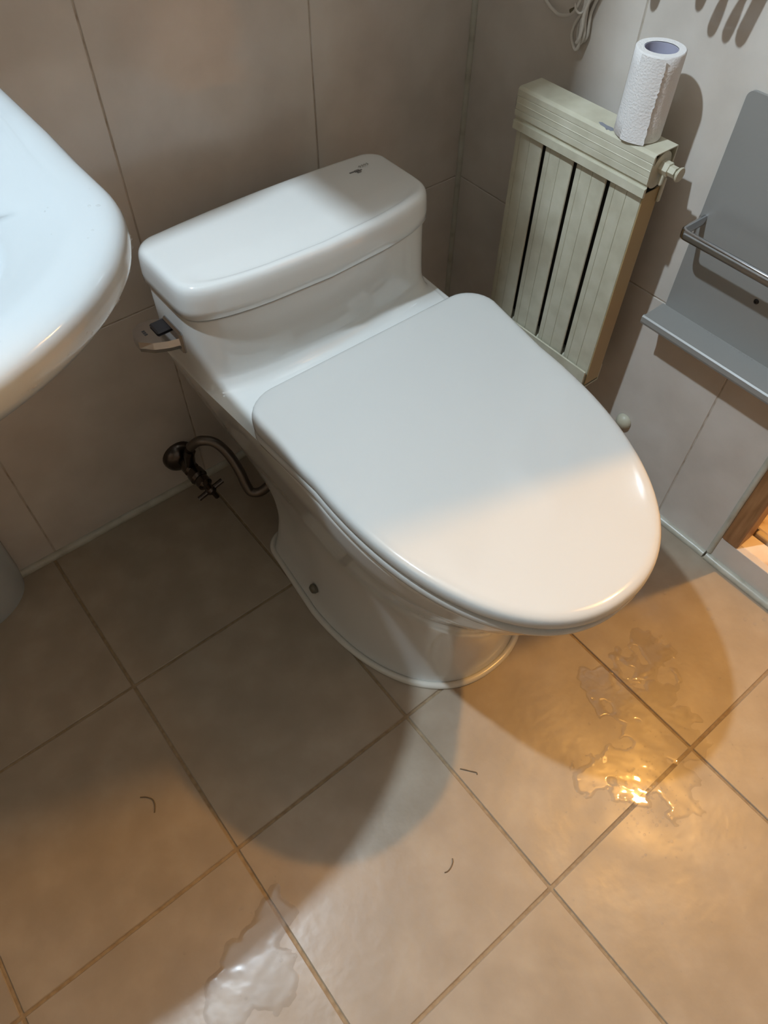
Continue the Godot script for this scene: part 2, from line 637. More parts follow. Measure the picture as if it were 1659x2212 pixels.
func toilet() -> void:
	var t := thing("toilet", "white one-piece ceramic toilet with closed lid against the back wall", "toilet", V(TX, 0, 0))
	# china body: skirt, bowl, deck and cistern in one piece
	#            y      w      w_rear z_rear z_front z_mid  n    corner
	var low := [
		[0.000, 0.160, 0.148, 0.205, 0.622, 0.37, 2.3, 0.035],
		[0.010, 0.157, 0.146, 0.207, 0.618, 0.37, 2.3, 0.035],
		[0.050, 0.151, 0.141, 0.212, 0.614, 0.37, 2.3, 0.035],
		[0.110, 0.148, 0.138, 0.216, 0.615, 0.37, 2.3, 0.035],
		[0.170, 0.149, 0.142, 0.202, 0.627, 0.37, 2.28, 0.035],
		[0.220, 0.153, 0.152, 0.160, 0.647, 0.38, 2.25, 0.035],
		[0.265, 0.161, 0.166, 0.124, 0.674, 0.40, 2.22, 0.035],
		[0.310, 0.170, 0.179, 0.098, 0.706, 0.42, 2.2, 0.033],
		[0.345, 0.177, 0.189, 0.084, 0.729, 0.435, 2.2, 0.03],
		[0.372, 0.180, 0.196, 0.077, 0.742, 0.44, 2.2, 0.03],
		[0.386, 0.181, 0.199, 0.075, 0.746, 0.446, 2.2, 0.03]]
	var rings := []
	for r in smooth_rows(low, 4):
		rings.append(ring_of(r, true))
	for r in [[0.391, 0.1795, 0.198, 0.0755, 0.7445, 0.446, 2.2, 0.03], [0.3945, 0.176, 0.196, 0.076, 0.741, 0.446, 2.2, 0.03], [0.3955, 0.172, 0.194, 0.0765, 0.735, 0.446, 2.2, 0.03]]:
		rings.append(ring_of(r, true))
	# the deck runs back to the foot of the cistern, then a fillet turns up
	var up := [
		[0.3956, 0.1915, 0.193, 0.0765, 0.276, 0.150, 8.0, 0.026],
		[0.3970, 0.1910, 0.192, 0.0765, 0.260, 0.150, 8.0, 0.026],
		[0.4010, 0.1905, 0.191, 0.076, 0.250, 0.150, 8.0, 0.026],
		[0.4080, 0.1903, 0.1905, 0.076, 0.243, 0.150, 8.0, 0.026],
		[0.4200, 0.1901, 0.1902, 0.076, 0.238, 0.150, 8.0, 0.026],
		[0.4600, 0.1900, 0.1900, 0.075, 0.235, 0.150, 8.0, 0.026],
		[0.4980, 0.1900, 0.1900, 0.075, 0.233, 0.150, 8.0, 0.026],
		[0.5000, 0.1892, 0.1892, 0.076, 0.2322, 0.150, 8.0, 0.026],
		[0.5010, 0.1870, 0.1870, 0.078, 0.230, 0.150, 8.0, 0.026],
		[0.5025, 0.180, 0.180, 0.084, 0.223, 0.150, 8.0, 0.026]]
	for r in smooth_rows(up, 3):
		rings.append(bowed(ring_of(r)))
	var b := Buf.new()
	b.loft(rings, 0)
	obj("body", b, M.china, t)
	# cistern lid, its front strip falling away behind a soft crease
	var tl := []
	for r in [[0.5030, 0.010], [0.5030, 0.0045], [0.5037, 0.0016], [0.5055, 0.0], [0.517, 0.0], [0.530, 0.0005], [0.538, 0.0013], [0.5430, 0.0027], [0.5465, 0.0050], [0.5484, 0.0082], [0.5490, 0.0118]]:
		var i: float = r[1]
		tl.append(bowed(outline(r[0], 0.1935 - i, 0.1935 - i, 0.069 + i, 0.2375 - i, 0.150, 8.0, 0.027 - i * 0.5)))
	var last: PackedVector3Array = tl[tl.size() - 1]
	var fy := func(x: float, z: float, s: float) -> float:
		var rise := (1.0 - s * s) * 0.0022
		var zc := 0.184 - 0.5 * x * x
		var fall := 0.085 * maxf(0.0, z - zc)
		return 0.5490 + rise - fall * (1.0 - smoothstep(0.93, 1.0, s))
	for s in [0.96, 0.92, 0.86, 0.8, 0.72, 0.64, 0.55, 0.45, 0.35, 0.25, 0.15, 0.06]:
		tl.append(scaled(last, Vector2(0, 0.15), s, fy))
	b = Buf.new()
	b.loft(tl, 0, true, true, true)
	var lid := obj("cistern_lid", b, M.china, t)
	# faded maker's mark at the right rear of the cistern lid
	b = Buf.new()
	var ly := 0.5514
	b.cbox(V(0.119, ly - 0.001, 0.1175), V(0.126, ly, 0.1192))
	b.cbox(V(0.127, ly - 0.001, 0.1172), V(0.1345, ly, 0.1205))
	b.cbox(V(0.1285, ly - 0.001, 0.122), V(0.1345, ly, 0.1245))
	b.cbox(V(0.1352, ly - 0.001, 0.1195), V(0.138, ly, 0.121))
	obj("printed_mark", b, M.mark, lid)
	b = Buf.new()
	for k in 4:
		b.tube(PackedVector3Array([V(0.138 + 0.0042 * k, ly - 0.0004, 0.1125), V(0.1402 + 0.0042 * k, ly - 0.0004, 0.1105), V(0.1418 + 0.0042 * k, ly - 0.0004, 0.1135), V(0.1392 + 0.0042 * k, ly - 0.0004, 0.1155)]), 0.0005, 5)
	obj("printed_emblem", b, M.mark_pale, lid)
	# seat ring and lid
	b = Buf.new()
	var sr := []
	for r in [[0.3966, 0.009], [0.3975, 0.005], [0.400, 0.0015], [0.405, 0.0], [0.411, 0.0004], [0.4143, 0.0022], [0.4155, 0.005]]:
		var i: float = r[1]
		sr.append(outline(r[0], 0.1845 - i, 0.1960 - i, 0.2915 + i, 0.7650 - i, 0.446, 2.19, 0.045, -0.063, 0.0103))
	b.loft(sr, 0)
	obj("seat", b, M.seat, t)
	b = Buf.new()
	sr = []
	for r in [[0.4166, 0.007], [0.4174, 0.0035], [0.419, 0.001], [0.422, 0.0], [0.429, 0.0002], [0.4325, 0.001], [0.435, 0.0026], [0.4367, 0.0052], [0.4377, 0.009], [0.4381, 0.014]]:
		var i: float = r[1]
		sr.append(outline(r[0], 0.1850 - i, 0.1967 - i, 0.2912 + i, 0.7668 - i, 0.446, 2.19, 0.046 - i * 0.6, -0.063, 0.0103))
	last = sr[sr.size() - 1]
	var fd := func(_x: float, _z: float, s: float) -> float:
		return 0.4381 + 0.0014 * (1.0 - s * s)
	for s in [0.96, 0.9, 0.82, 0.72, 0.6, 0.47, 0.33, 0.2, 0.08]:
		sr.append(scaled(last, Vector2(0.0, 0.49), s, fd))
	b.loft(sr, 0, true, true, true)
	obj("seat_lid", b, M.seat, t)
	for s in [-1, 1]:
		b = Buf.new()
		b.cbox(V(s * 0.075 - 0.012, 0.3957, 0.272), V(s * 0.075 + 0.032, 0.411, 0.296), 0.004)
		obj("hinge", b, M.seat, t)
	# flush lever on the left flank of the cistern
	b = Buf.new()
	b.cbox(V(-0.1945, 0.436, 0.128), V(-0.187, 0.470, 0.176), 0.003)
	var lev := obj("lever_plate", b, M.chrome, t)
	b = Buf.new()
	var poly := PackedVector2Array([Vector2(-0.189, 0.122), Vector2(-0.206, 0.114), Vector2(-0.222, 0.113), Vector2(-0.233, 0.119), Vector2(-0.2385, 0.132), Vector2(-0.2385, 0.146), Vector2(-0.225, 0.160), Vector2(-0.208, 0.1685), Vector2(-0.189, 0.174)])
	var lowr := PackedVector3Array()
	var midr := PackedVector3Array()
	var topr := PackedVector3Array()
	for p in poly:
		lowr.append(V(p.x * 0.985 - 0.003, 0.4445, p.y * 0.95 + 0.007))
		midr.append(V(p.x, 0.4505, p.y))
		topr.append(V(p.x * 0.99 - 0.002, 0.4605, p.y * 0.96 + 0.0055))
	b.loft([lowr, midr, topr], -1, true, true)
	for i in b.g.size():
		b.g[i] = -1
	var pad := obj("flush_lever", b, M.chrome, t)
	b = Buf.new()
	b.cbox(V(-0.2125, 0.4600, 0.126), V(-0.192, 0.4645, 0.150), 0.002)
	obj("thumb_pad", b, M.grey_pad, pad)
	b = Buf.new()
	for k in 3:
		b.cbox(V(-0.2255, 0.4603, 0.130 + 0.004 * k), V(-0.2215, 0.4608, 0.1325 + 0.004 * k))
	obj("engraved_mark", b, M.grey_pad, pad)
	# floor bolt cap and the sealant round the foot
	b = Buf.new()
	b.lathe([[0.0, 0.0], [0.0085, 0.0], [0.0085, 0.004], [0.006, 0.0075], [0.0, 0.008]], V(-0.151, 0.055, 0.362), V(-1, 0.1, 0), 16, 0, true)
	obj("bolt_cap", b, M.bolt, t)
	b = Buf.new()
	b.tube(outline(0.002, 0.1625, 0.149, 0.203, 0.625, 0.37, 2.3, 0.035), 0.0058, 8, 0, true)
	obj("sealant", b, M.sealant, t)

# ---------------------------------------------------------------- wash basin
func basin() -> void:
	var cx := -1.0
	var t := thing("washbasin", "white ceramic washbasin on a pedestal at the left edge, wet rim", "washbasin", V(cx, 0, 0))
	var rings := []
	var w := 0.2765
	var nn := 2.05
	var zm := 0.335
	var zf := 0.520
	#       y    inset
	for r in [[0.640, 0.18], [0.675, 0.12], [0.704, 0.065], [0.722, 0.028], [0.730, 0.012], [0.735, 0.0055], [0.741, 0.0015], [0.748, 0.0], [0.756, 0.0003], [0.761, 0.0022], [0.7645, 0.0055], [0.767, 0.011], [0.768, 0.018]]:
		var i: float = r[1]
		rings.append(outline(r[0], w - i, w - i, 0.002, zf - i, zm, nn, 0.02))
	# inner basin: flat rim, a low step behind, then the bowl
	var inner := [
		[0.7680, 0.252, 0.252, 0.030, 0.494, 0.335, 2.05, 0.03],
		[0.7670, 0.240, 0.240, 0.150, 0.482, 0.33, 2.05, 0.05],
		[0.7640, 0.228, 0.226, 0.225, 0.469, 0.33, 2.05, 0.05],
		[0.7590, 0.212, 0.200, 0.247, 0.455, 0.325, 2.05, 0.05],
		[0.7510, 0.192, 0.174, 0.256, 0.436, 0.31, 2.1, 0.045],
		[0.7390, 0.172, 0.150, 0.262, 0.416, 0.32, 2.1, 0.04],
		[0.7200, 0.140, 0.120, 0.268, 0.394, 0.32, 2.0, 0.04],
		[0.6930, 0.105, 0.088, 0.279, 0.370, 0.32, 2.0, 0.03],
		[0.6640, 0.066, 0.055, 0.290, 0.352, 0.32, 2.0, 0.02],
		[0.6510, 0.040, 0.034, 0.298, 0.342, 0.32, 2.0, 0.015],
		[0.6470, 0.022, 0.020, 0.305, 0.335, 0.32, 2.0, 0.01]]
	for r in smooth_rows(inner, 4):
		rings.append(ring_of(r))
	# the rear deck stands a little higher than the rim in front of it
	for ring in rings:
		for i in ring.size():
			if ring[i].y > 0.735:
				ring[i].y += 0.0035 * (1.0 - clampf((ring[i].z - 0.229) / 0.028, 0.0, 1.0)) * clampf((ring[i].y - 0.735) / 0.02, 0.0, 1.0)
	var b := Buf.new()
	b.loft(rings, 0)
	obj("basin", b, M.basin, t)
	b = Buf.new()
	b.lathe([[0.0, 0.0], [0.021, 0.0], [0.021, 0.004], [0.016, 0.006], [0.0, 0.0065]], V(0, 0.647, 0.32), V(0, 1, 0), 20, 0, true)
	obj("drain_plug", b, M.chrome, t)
	# D-shaped pedestal close to the wall
	rings = []
	for r in [[0.0, 0.098, 0.074], [0.03, 0.101, 0.077], [0.10, 0.102, 0.078], [0.3, 0.098, 0.078], [0.5, 0.098, 0.095], [0.62, 0.115, 0.16], [0.665, 0.135, 0.25]]:
		var ring := PackedVector3Array()
		for i in 33:
			var a := PI * i / 32.0
			ring.append(V(-0.057 + r[1] * cos(a), r[0], 0.001 + r[2] * pow(sin(a), 0.9)))
		rings.append(ring)
	b = Buf.new()
	b.loft(rings, 0)
	obj("pedestal", b, M.basin, t)
	# water drops on the rim and under its edge
	var rng := RandomNumberGenerator.new()
	rng.seed = 77
	b = Buf.new()
	for k in 46:
		var a := rng.randf_range(-0.1, 1.05)
		a = maxf(a, 0.02)
		var ins := rng.randf_range(0.012, 0.052)
		var p := Vector2((w - ins) * pow(cos(a), 2.0 / nn), zm + (zf - zm - ins) * pow(sin(a), 2.0 / nn))
		drop(b, V(p.x, 0.7672 if ins < 0.022 else lerpf(0.7676, 0.7625, clampf((ins - 0.022) / 0.03, 0.0, 1.0)), p.y), rng.randf_range(0.0008, 0.0021), rng)
	for k in 34:
		var a := rng.randf_range(0.1, 1.3)
		var p := Vector2(w * pow(cos(a), 2.0 / nn), zm + (zf - zm) * pow(sin(a), 2.0 / nn))
		var nrm := Vector2(pow(cos(a), 1.0), pow(sin(a), 1.0)).normalized()
		drop(b, V(p.x - nrm.x * 0.002, rng.randf_range(0.7415, 0.749), p.y - nrm.y * 0.002), rng.randf_range(0.0014, 0.0028), rng)
	var d := obj("water_drops", b, M.water_drop, t)
	d.set_meta("kind", "stuff")

func drop(b: Buf, p: Vector3, r: float, rng: RandomNumberGenerator, flat := 0.55) -> void:
	var sx := rng.randf_range(0.8, 1.35)
	var prof := []
	for i in 5:
		var a := PI * i / 4.0
		prof.append([sin(a), cos(a)])
	var start := b.v.size()
	b.lathe(prof, Vector3.ZERO, V(0, 1, 0), 8)
	for i in range(start, b.v.size()):
		var q := b.v[i]
		b.v[i] = p + V(q.x * r * sx, q.y * r * flat, q.z * r)

# ---------------------------------------------------------------- stop valve and hose
func valve() -> void:
	var t := thing("stop_valve", "dark metal stop valve with cross handle on the back wall behind the toilet", "valve", V(-0.637, 0.082, 0))
	var b := Buf.new()
	b.lathe([[0.030, 0.0], [0.030, 0.003], [0.028, 0.010], [0.022, 0.017], [0.013, 0.021], [0.0, 0.022]], V(0, 0, 0.0), V(0, 0, 1), 28)
	obj("wall_cover", b, M.bronze, t)
	b = Buf.new()
	b.lathe([[0.0, 0.018], [0.010, 0.018], [0.010, 0.03], [0.014, 0.032], [0.014, 0.044], [0.011, 0.048], [0.015, 0.052], [0.016, 0.066], [0.012, 0.071], [0.013, 0.074], [0.013, 0.086], [0.008, 0.09], [0.006, 0.104], [0.0, 0.104]], V(0, 0, 0), V(0.06, -0.05, 1), 16, 0, true)
	b.tube(PackedVector3Array([V(0.003, 0.0, 0.04), V(0.006, 0.03, 0.04), V(0.010, 0.042, 0.042)]), 0.0095, 10, 30)
	obj("valve_body", b, M.bronze, t)
	b = Buf.new()
	b.tube(PackedVector3Array([V(-0.018, -0.012, 0.101), V(0.031, 0.003, 0.101)]), 0.0048, 8, 0)
	b.tube(PackedVector3Array([V(0.000, 0.018, 0.101), V(0.014, -0.030, 0.101)]), 0.0048, 8, 4)
	b.lathe([[0.0, 0.0], [0.009, 0.0], [0.009, 0.008], [0.005, 0.012], [0.0, 0.012]], V(0.006, -0.005, 0.097), V(0.06, -0.05, 1), 14, 8, true)
	obj("cross_handle", b, M.bronze, t)
	var h := Curve3D.new()
	for p in [V(-0.626, 0.1335, 0.044), V(-0.612, 0.152, 0.058), V(-0.594, 0.152, 0.076), V(-0.583, 0.134, 0.096), V(-0.578, 0.105, 0.116), V(-0.577, 0.078, 0.130), V(-0.573, 0.064, 0.140), V(-0.556, 0.070, 0.152), V(-0.530, 0.11, 0.165), V(-0.520, 0.2, 0.165)]:
		h.add_point(p)
	var pts := smooth_path(h)
	b = Buf.new()
	b.tube(pts, 0.0085, 12)
	tag(obj("supply_hose", b, M.steel_braid), "dark braided hose curving from the stop valve under the toilet", "hose")

func smooth_path(c: Curve3D) -> PackedVector3Array:
	var n := c.point_count
	for i in n:
		var a := c.get_point_position(maxi(i - 1, 0))
		var d := c.get_point_position(mini(i + 1, n - 1))
		c.set_point_in(i, (a - d) / 6.0)
		c.set_point_out(i, (d - a) / 6.0)
	var out := PackedVector3Array()
	for i in n - 1:
		for s in 8:
			out.append(c.sample(i, s / 8.0))
	out.append(c.get_point_position(n - 1))
	return out

# ---------------------------------------------------------------- radiator
func radiator() -> void:
	var t := thing("radiator", "narrow cream aluminium radiator of four panels on the right wall", "radiator")
	var z0 := 0.190
	var z1 := 0.4235
	var edges := [0.1905, 0.2422, 0.2484, 0.3000, 0.3062, 0.3587, 0.3649, 0.4180]
	for k in 4:
		var a: float = edges[k * 2]
		var c: float = edges[k * 2 + 1]
		var b := Buf.new()
		# front profile with two fine grooves, edges rounded
		var poly := PackedVector2Array()
		var w := c - a
		for p in [[0.0, 0.0026], [0.0, 0.0016], [0.0009, 0.0004], [0.003, 0.0]]:
			poly.append(Vector2(p[0], p[1]))
		for gx in [0.19, 0.56]:
			poly.append(Vector2(w * gx - 0.0005, -0.0004))
			poly.append(Vector2(w * gx, 0.0006))
			poly.append(Vector2(w * gx + 0.0005, -0.0004))
		for p in [[w - 0.003, 0.0], [w - 0.0009, 0.0004], [w, 0.0016], [w, 0.0026]]:
			poly.append(Vector2(p[0], p[1]))
		b.extrude(poly, V(-0.0835, 0.243, a), V(0, 0, 1), V(1, 0, 0), V(0, 0.335, 0))
		obj("panel", b, M.radiator, t)
	# hollow behind the panels: a bare metal back plate and end walls
	var b := Buf.new()
	b.cbox(V(-0.0545, 0.25, z0 + 0.004), V(-0.0515, 0.575, 0.4165))
	b.cbox(V(-0.0795, 0.25, z0 + 0.002), V(-0.0545, 0.575, z0 + 0.0045))
	obj("back_plate", b, M.bare_metal, t)
	b = Buf.new()
	b.cbox(V(-0.0575, 0.243, 0.4155), V(-0.050, 0.572, 0.4195), 0.001)
	b.cbox(V(-0.0835, 0.243, 0.4181), V(-0.0505, 0.572, 0.4198), 0.0005)
	obj("side_cover", b, M.radiator_edge, t)
	# top and bottom caps: channel profiles
	var prof := [[-0.046, -0.002], [-0.047, 0.0], [-0.0865, 0.0], [-0.0895, -0.001], [-0.091, -0.0035], [-0.0912, -0.0105], [-0.0904, -0.0112], [-0.0912, -0.012], [-0.0914, -0.0195], [-0.092, -0.0202], [-0.0914, -0.0208], [-0.0914, -0.028], [-0.0906, -0.0286], [-0.0914, -0.0292], [-0.0914, -0.037], [-0.0885, -0.0385], [-0.0885, -0.0425], [-0.0922, -0.0435], [-0.0922, -0.0545], [-0.091, -0.0555], [-0.088, -0.0555], [-0.088, -0.0015], [-0.0485, -0.0015], [-0.0485, -0.034], [-0.046, -0.034]]
	var pl := PackedVector2Array()
	for p in prof:
		pl.append(Vector2(p[0], 0.6262 + p[1]))
	b = Buf.new()
	b.extrude(pl, V(0, 0, z0), V(1, 0, 0), V(0, 1, 0), V(0, 0, z1 - z0))
	var cap := obj("top_cap", b, M.radiator, t)
	b = Buf.new()
	var chip := PackedVector2Array([Vector2(-0.0815, 0.324), Vector2(-0.0785, 0.3275), Vector2(-0.080, 0.336), Vector2(-0.0790, 0.346), Vector2(-0.0835, 0.351), Vector2(-0.0872, 0.349), Vector2(-0.0868, 0.3445), Vector2(-0.0885, 0.343), Vector2(-0.0860, 0.338), Vector2(-0.0850, 0.330)])
	b.extrude(chip, V(0, 0.6258, 0), V(1, 0, 0), V(0, 0, 1), V(0, 0.0007, 0))
	obj("paint_chip", b, M.chip, cap)
	pl = PackedVector2Array()
	for p in [[-0.046, 0.0], [-0.0905, 0.0], [-0.0905, 0.038], [-0.0875, 0.038], [-0.0875, 0.003], [-0.0485, 0.003], [-0.0485, 0.034], [-0.046, 0.034]]:
		pl.append(Vector2(p[0], 0.2335 + p[1]))
	b = Buf.new()
	b.extrude(pl, V(0, 0, z0 + 0.002), V(1, 0, 0), V(0, 1, 0), V(0, 0, 0.226))
	obj("bottom_cap", b, M.radiator, t)
	# header pipes inside the caps, brackets to the wall
	for y in [0.600, 0.2565]:
		b = Buf.new()
		b.tube(PackedVector3Array([V(-0.0675, y, z0 + 0.004), V(-0.0675, y, 0.4175)]), 0.0135, 14)
		obj("header_pipe", b, M.radiator, t)
	for z in [0.235, 0.37]:
		b = Buf.new()
		b.cbox(V(-0.0555, 0.545, z), V(-0.0005, 0.575, z + 0.014), 0.001)
		obj("wall_bracket", b, M.radiator, t)
	# end plate and air vent
	b = Buf.new()
	var ep := PackedVector2Array()
	for i in 28:
		var a := TAU * i / 28.0
		ep.append(Vector2(-0.0685 + 0.0185 * cos(a) + 0.003 * sin(a), 0.6005 + 0.0225 * sin(a)))
	b.extrude(ep, V(0, 0, 0.4195), V(1, 0, 0), V(0, 1, 0), V(0, 0, 0.0022), 0)
	obj("end_plate", b, M.radiator, t)
	b = Buf.new()
	b.lathe([[0.0, 0.0], [0.0088, 0.0], [0.0088, 0.012], [0.0068, 0.0125], [0.0068, 0.0215], [0.0035, 0.022], [0.0035, 0.027], [0.0, 0.027]], V(-0.0655, 0.6045, 0.4215), V(0, 0, 1), 6, 0, true)
	for i in b.g.size():
		b.g[i] = -1
	var av := obj("air_vent", b, M.radiator, t)
	b = Buf.new()
	b.lathe([[0.0, 0.0], [0.0085, 0.0], [0.0092, 0.0015], [0.0085, 0.003], [0.0, 0.0035]], V(-0.0655, 0.6045, 0.4465), V(0, 0, 1), 20, 0, true)
	obj("vent_knob", b, M.radiator, av)
	b = Buf.new()
	b.tube(PackedVector3Array([V(-0.0675, 0.597, 0.427), V(-0.0685, 0.588, 0.4275), V(-0.0685, 0.5845, 0.4275)]), 0.0032, 8)
	obj("bleed_spout", b, M.radiator, av)
	b = Buf.new()
	b.cbox(V(-0.0535, 0.553, 0.4205), V(-0.0485, 0.585, 0.4245), 0.001)
	obj("hanger_clip", b, M.radiator, t)

func paper_roll() -> void:
	var c := V(-0.0655, 0.6265, 0.3735)
	var t := thing("paper_roll", "white toilet paper roll standing upright on the radiator", "paper roll", c)
	var h := 0.0975
	var b := Buf.new()
	var rng := RandomNumberGenerator.new()
	rng.seed = 9
	var R := 0.0292
	var rings := []
	for r in [[R - 0.0012, 0.0], [R, 0.0012], [R, 0.02], [R, 0.04], [R, 0.06], [R, 0.08], [R, h - 0.0012], [R - 0.0014, h]]:
		var ring := PackedVector3Array()
		for i in 64:
			var a := TAU * i / 64.0
			var wob := 0.0003 * sin(3.0 * a + 1.0) + 0.00025 * sin(5.0 * a + r[1] * 40.0)
			ring.append(V((r[0] + wob) * cos(a), r[1], (r[0] + wob) * sin(a)))
		rings.append(ring)
	b.loft(rings, 0, false, false)
	var ri := 0.0188
	var top: PackedVector3Array = rings[7]
	var bot: PackedVector3Array = rings[0]
	var s0 := b.v.size()
	for i in 64:
		var k := (i + 1) % 64
		var a := TAU * i / 64.0
		var a2 := TAU * k / 64.0
		var dent := 1.0 - 0.05 * cos(2.0 * a + 1.1)
		var dent2 := 1.0 - 0.05 * cos(2.0 * a2 + 1.1)
		var p := V(ri * dent * cos(a), 0, ri * dent * sin(a))
		var p2 := V(ri * dent2 * cos(a2), 0, ri * dent2 * sin(a2))
		b.q(top[i], top[k], p2 + V(0, h - 0.0004, 0), p + V(0, h - 0.0004, 0), 5)
		b.q(bot[k], bot[i], p + V(0, 0.0004, 0), p2 + V(0, 0.0004, 0), 6)
	s0 = s0
	obj("paper", b, M.paper, t)
	b = Buf.new()
	for i in 64:
		var k := (i + 1) % 64
		var a := TAU * i / 64.0
		var a2 := TAU * k / 64.0
		var dent := 1.0 - 0.05 * cos(2.0 * a + 1.1)
		var dent2 := 1.0 - 0.05 * cos(2.0 * a2 + 1.1)
		var p := V(ri * dent * cos(a), 0, ri * dent * sin(a))
		var p2 := V(ri * dent2 * cos(a2), 0, ri * dent2 * sin(a2))
		b.q(p + V(0, h - 0.001, 0), p2 + V(0, h - 0.001, 0), p2 + V(0, 0.001, 0), p + V(0, 0.001, 0), 0)
		b.q(p * 0.96 + V(0, 0.001, 0), p2 * 0.96 + V(0, 0.001, 0), p2 * 0.96 + V(0, h - 0.001, 0), p * 0.96 + V(0, h - 0.001, 0), 1)
		b.q(p * 0.96 + V(0, h - 0.001, 0), p2 * 0.96 + V(0, h - 0.001, 0), p2 + V(0, h - 0.001, 0), p + V(0, h - 0.001, 0), 2)
	obj("card_core", b, M.paper_core, t)
	# loose end of the sheet, lifted a little, with a perforated edge
	b = Buf.new()
	var cols := 18
	var nr := 34
	var grid := []
	for j in nr + 1:
		var y := lerpf(0.0006, h - 0.0015, float(j) / nr)
		var row := []
		for i in cols + 1:
			var s := float(i) / cols
			var a := lerpf(deg_to_rad(188), deg_to_rad(128), s)
			var lift := 0.0003 + 0.0022 * pow(s, 4.0) + 0.0020 * s * s * exp(-pow(y / 0.018, 2.0))
			if i == cols:
				a += rng.randf_range(-0.025, 0.025) + 0.02 * float(j % 2)
			var tear := -0.004 * s * s * exp(-pow(y / 0.012, 2.0))
			row.append(V((R + lift) * cos(a), y + tear + 0.0042 * s * s * exp(-pow(y / 0.012, 2.0)), (R + lift) * sin(a)))
		grid.append(row)
	for j in nr:
		for i in cols:
			var A: Vector3 = grid[j][i]
			var B: Vector3 = grid[j][i + 1]
			var C: Vector3 = grid[j + 1][i + 1]
			var D: Vector3 = grid[j + 1][i]
			b.q(A, B, C, D, 0)
	obj("loose_sheet", b, M.paper, t)

func pipe_cap() -> void:
	var b := Buf.new()
	b.lathe([[0.0145, 0.0], [0.0145, 0.002], [0.0125, 0.007], [0.007, 0.011], [0.0, 0.012]], V(-0.0005, 0.146, 0.468), V(-1, 0, 0), 20)
	tag(obj("pipe_cap", b, M.radiator), "small round cream cap low on the right wall beside the toilet lid", "pipe cap")

# ---------------------------------------------------------------- shelf with bar
func shelf() -> void:
	var t := thing("wall_shelf", "grey metal wall shelf with a chrome bar on the right wall", "shelf")
	var z0 := 0.4635
	var z1 := 0.692
	var b := Buf.new()
	var poly := PackedVector2Array([Vector2(z0, 0.389), Vector2(z1, 0.389)])
	for k in [[z1 - 0.009, 0.6855, 0.0], [z0 + 0.009, 0.6855, 90.0]]:
		for i in 7:
			var a := deg_to_rad(k[2] + 15.0 * i)
			poly.append(Vector2(k[0] + 0.009 * cos(a), k[1] + 0.009 * sin(a)))
	b.extrude(poly, V(-0.0052, 0, 0), V(0, 0, 1), V(0, 1, 0), V(0.0046, 0, 0))
	obj("back_plate", b, M.shelf, t)
	b = Buf.new()
	var tp := PackedVector2Array([Vector2(-0.0052, 0.389), Vector2(-0.0052, 0.3925), Vector2(-0.046, 0.3915), Vector2(-0.0485, 0.3935), Vector2(-0.0515, 0.3935), Vector2(-0.0535, 0.3915), Vector2(-0.0540, 0.3840), Vector2(-0.0530, 0.3805), Vector2(-0.0505, 0.3795), Vector2(-0.0490, 0.3810), Vector2(-0.0485, 0.3880)])
	b.extrude(tp, V(0, 0, 0.4595), V(1, 0, 0), V(0, 1, 0), V(0, 0, 0.236))
	obj("tray", b, M.shelf, t)
	# bar: a flattened tube bent at both ends
	b = Buf.new()
	var path := []
	var y := 0.5335
	path.append([V(-0.0052, y, 0.4715), V(-1, 0, 0)])
	path.append([V(-0.047, y, 0.4715), V(-1, 0, 0)])
	for i in range(1, 7):
		var a := PI / 2 * i / 6.0
		path.append([V(-0.047 - 0.0075 * sin(a), y, 0.479 - 0.0075 * cos(a)), V(-cos(a), 0, sin(a))])
	for i in range(0, 7):
		var a := PI / 2 * i / 6.0
		path.append([V(-0.047 - 0.0075 * cos(a), y, 0.676 + 0.0075 * sin(a)), V(sin(a), 0, cos(a))])
	path.append([V(-0.0052, y, 0.6835), V(1, 0, 0)])
	var rings := []
	for p in path:
		var side: Vector3 = V(0, 1, 0).cross(p[1]).normalized()
		var ring := PackedVector3Array()
		for i in 20:
			var a := TAU * i / 20.0
			var ca := cos(a)
			var sa := sin(a)
			var hx := 0.0032 * signf(ca) * pow(absf(ca), 0.55)
			var hy := 0.0068 * signf(sa) * pow(absf(sa), 0.55)
			ring.append(p[0] + side * hx + V(0, hy, 0))
		rings.append(ring)
	b.loft(rings, 0)
	obj("bar", b, M.chrome, t)
	for z in [0.5831, 0.62]:
		if z == 0.62:
			continue
		b = Buf.new()
		b.lathe([[0.0, 0.0], [0.0038, 0.0], [0.0032, 0.0014], [0.0014, 0.0018], [0.0012, 0.0006], [0.0, 0.0006]], V(-0.0052, 0.4693, z), V(-1, 0, 0), 16, 0, true)
		obj("screw", b, M.screw, t)
	var rng := RandomNumberGenerator.new()
	rng.seed = 3
	b = Buf.new()
	for k in 34:
		drop(b, V(-0.0075 - rng.randf() * 0.002, 0.3926, rng.randf_range(0.53, 0.68)), rng.randf_range(0.0006, 0.0016), rng, 0.8)
	var d := obj("water_drops", b, M.water_drop, t)
	d.set_meta("kind", "stuff")

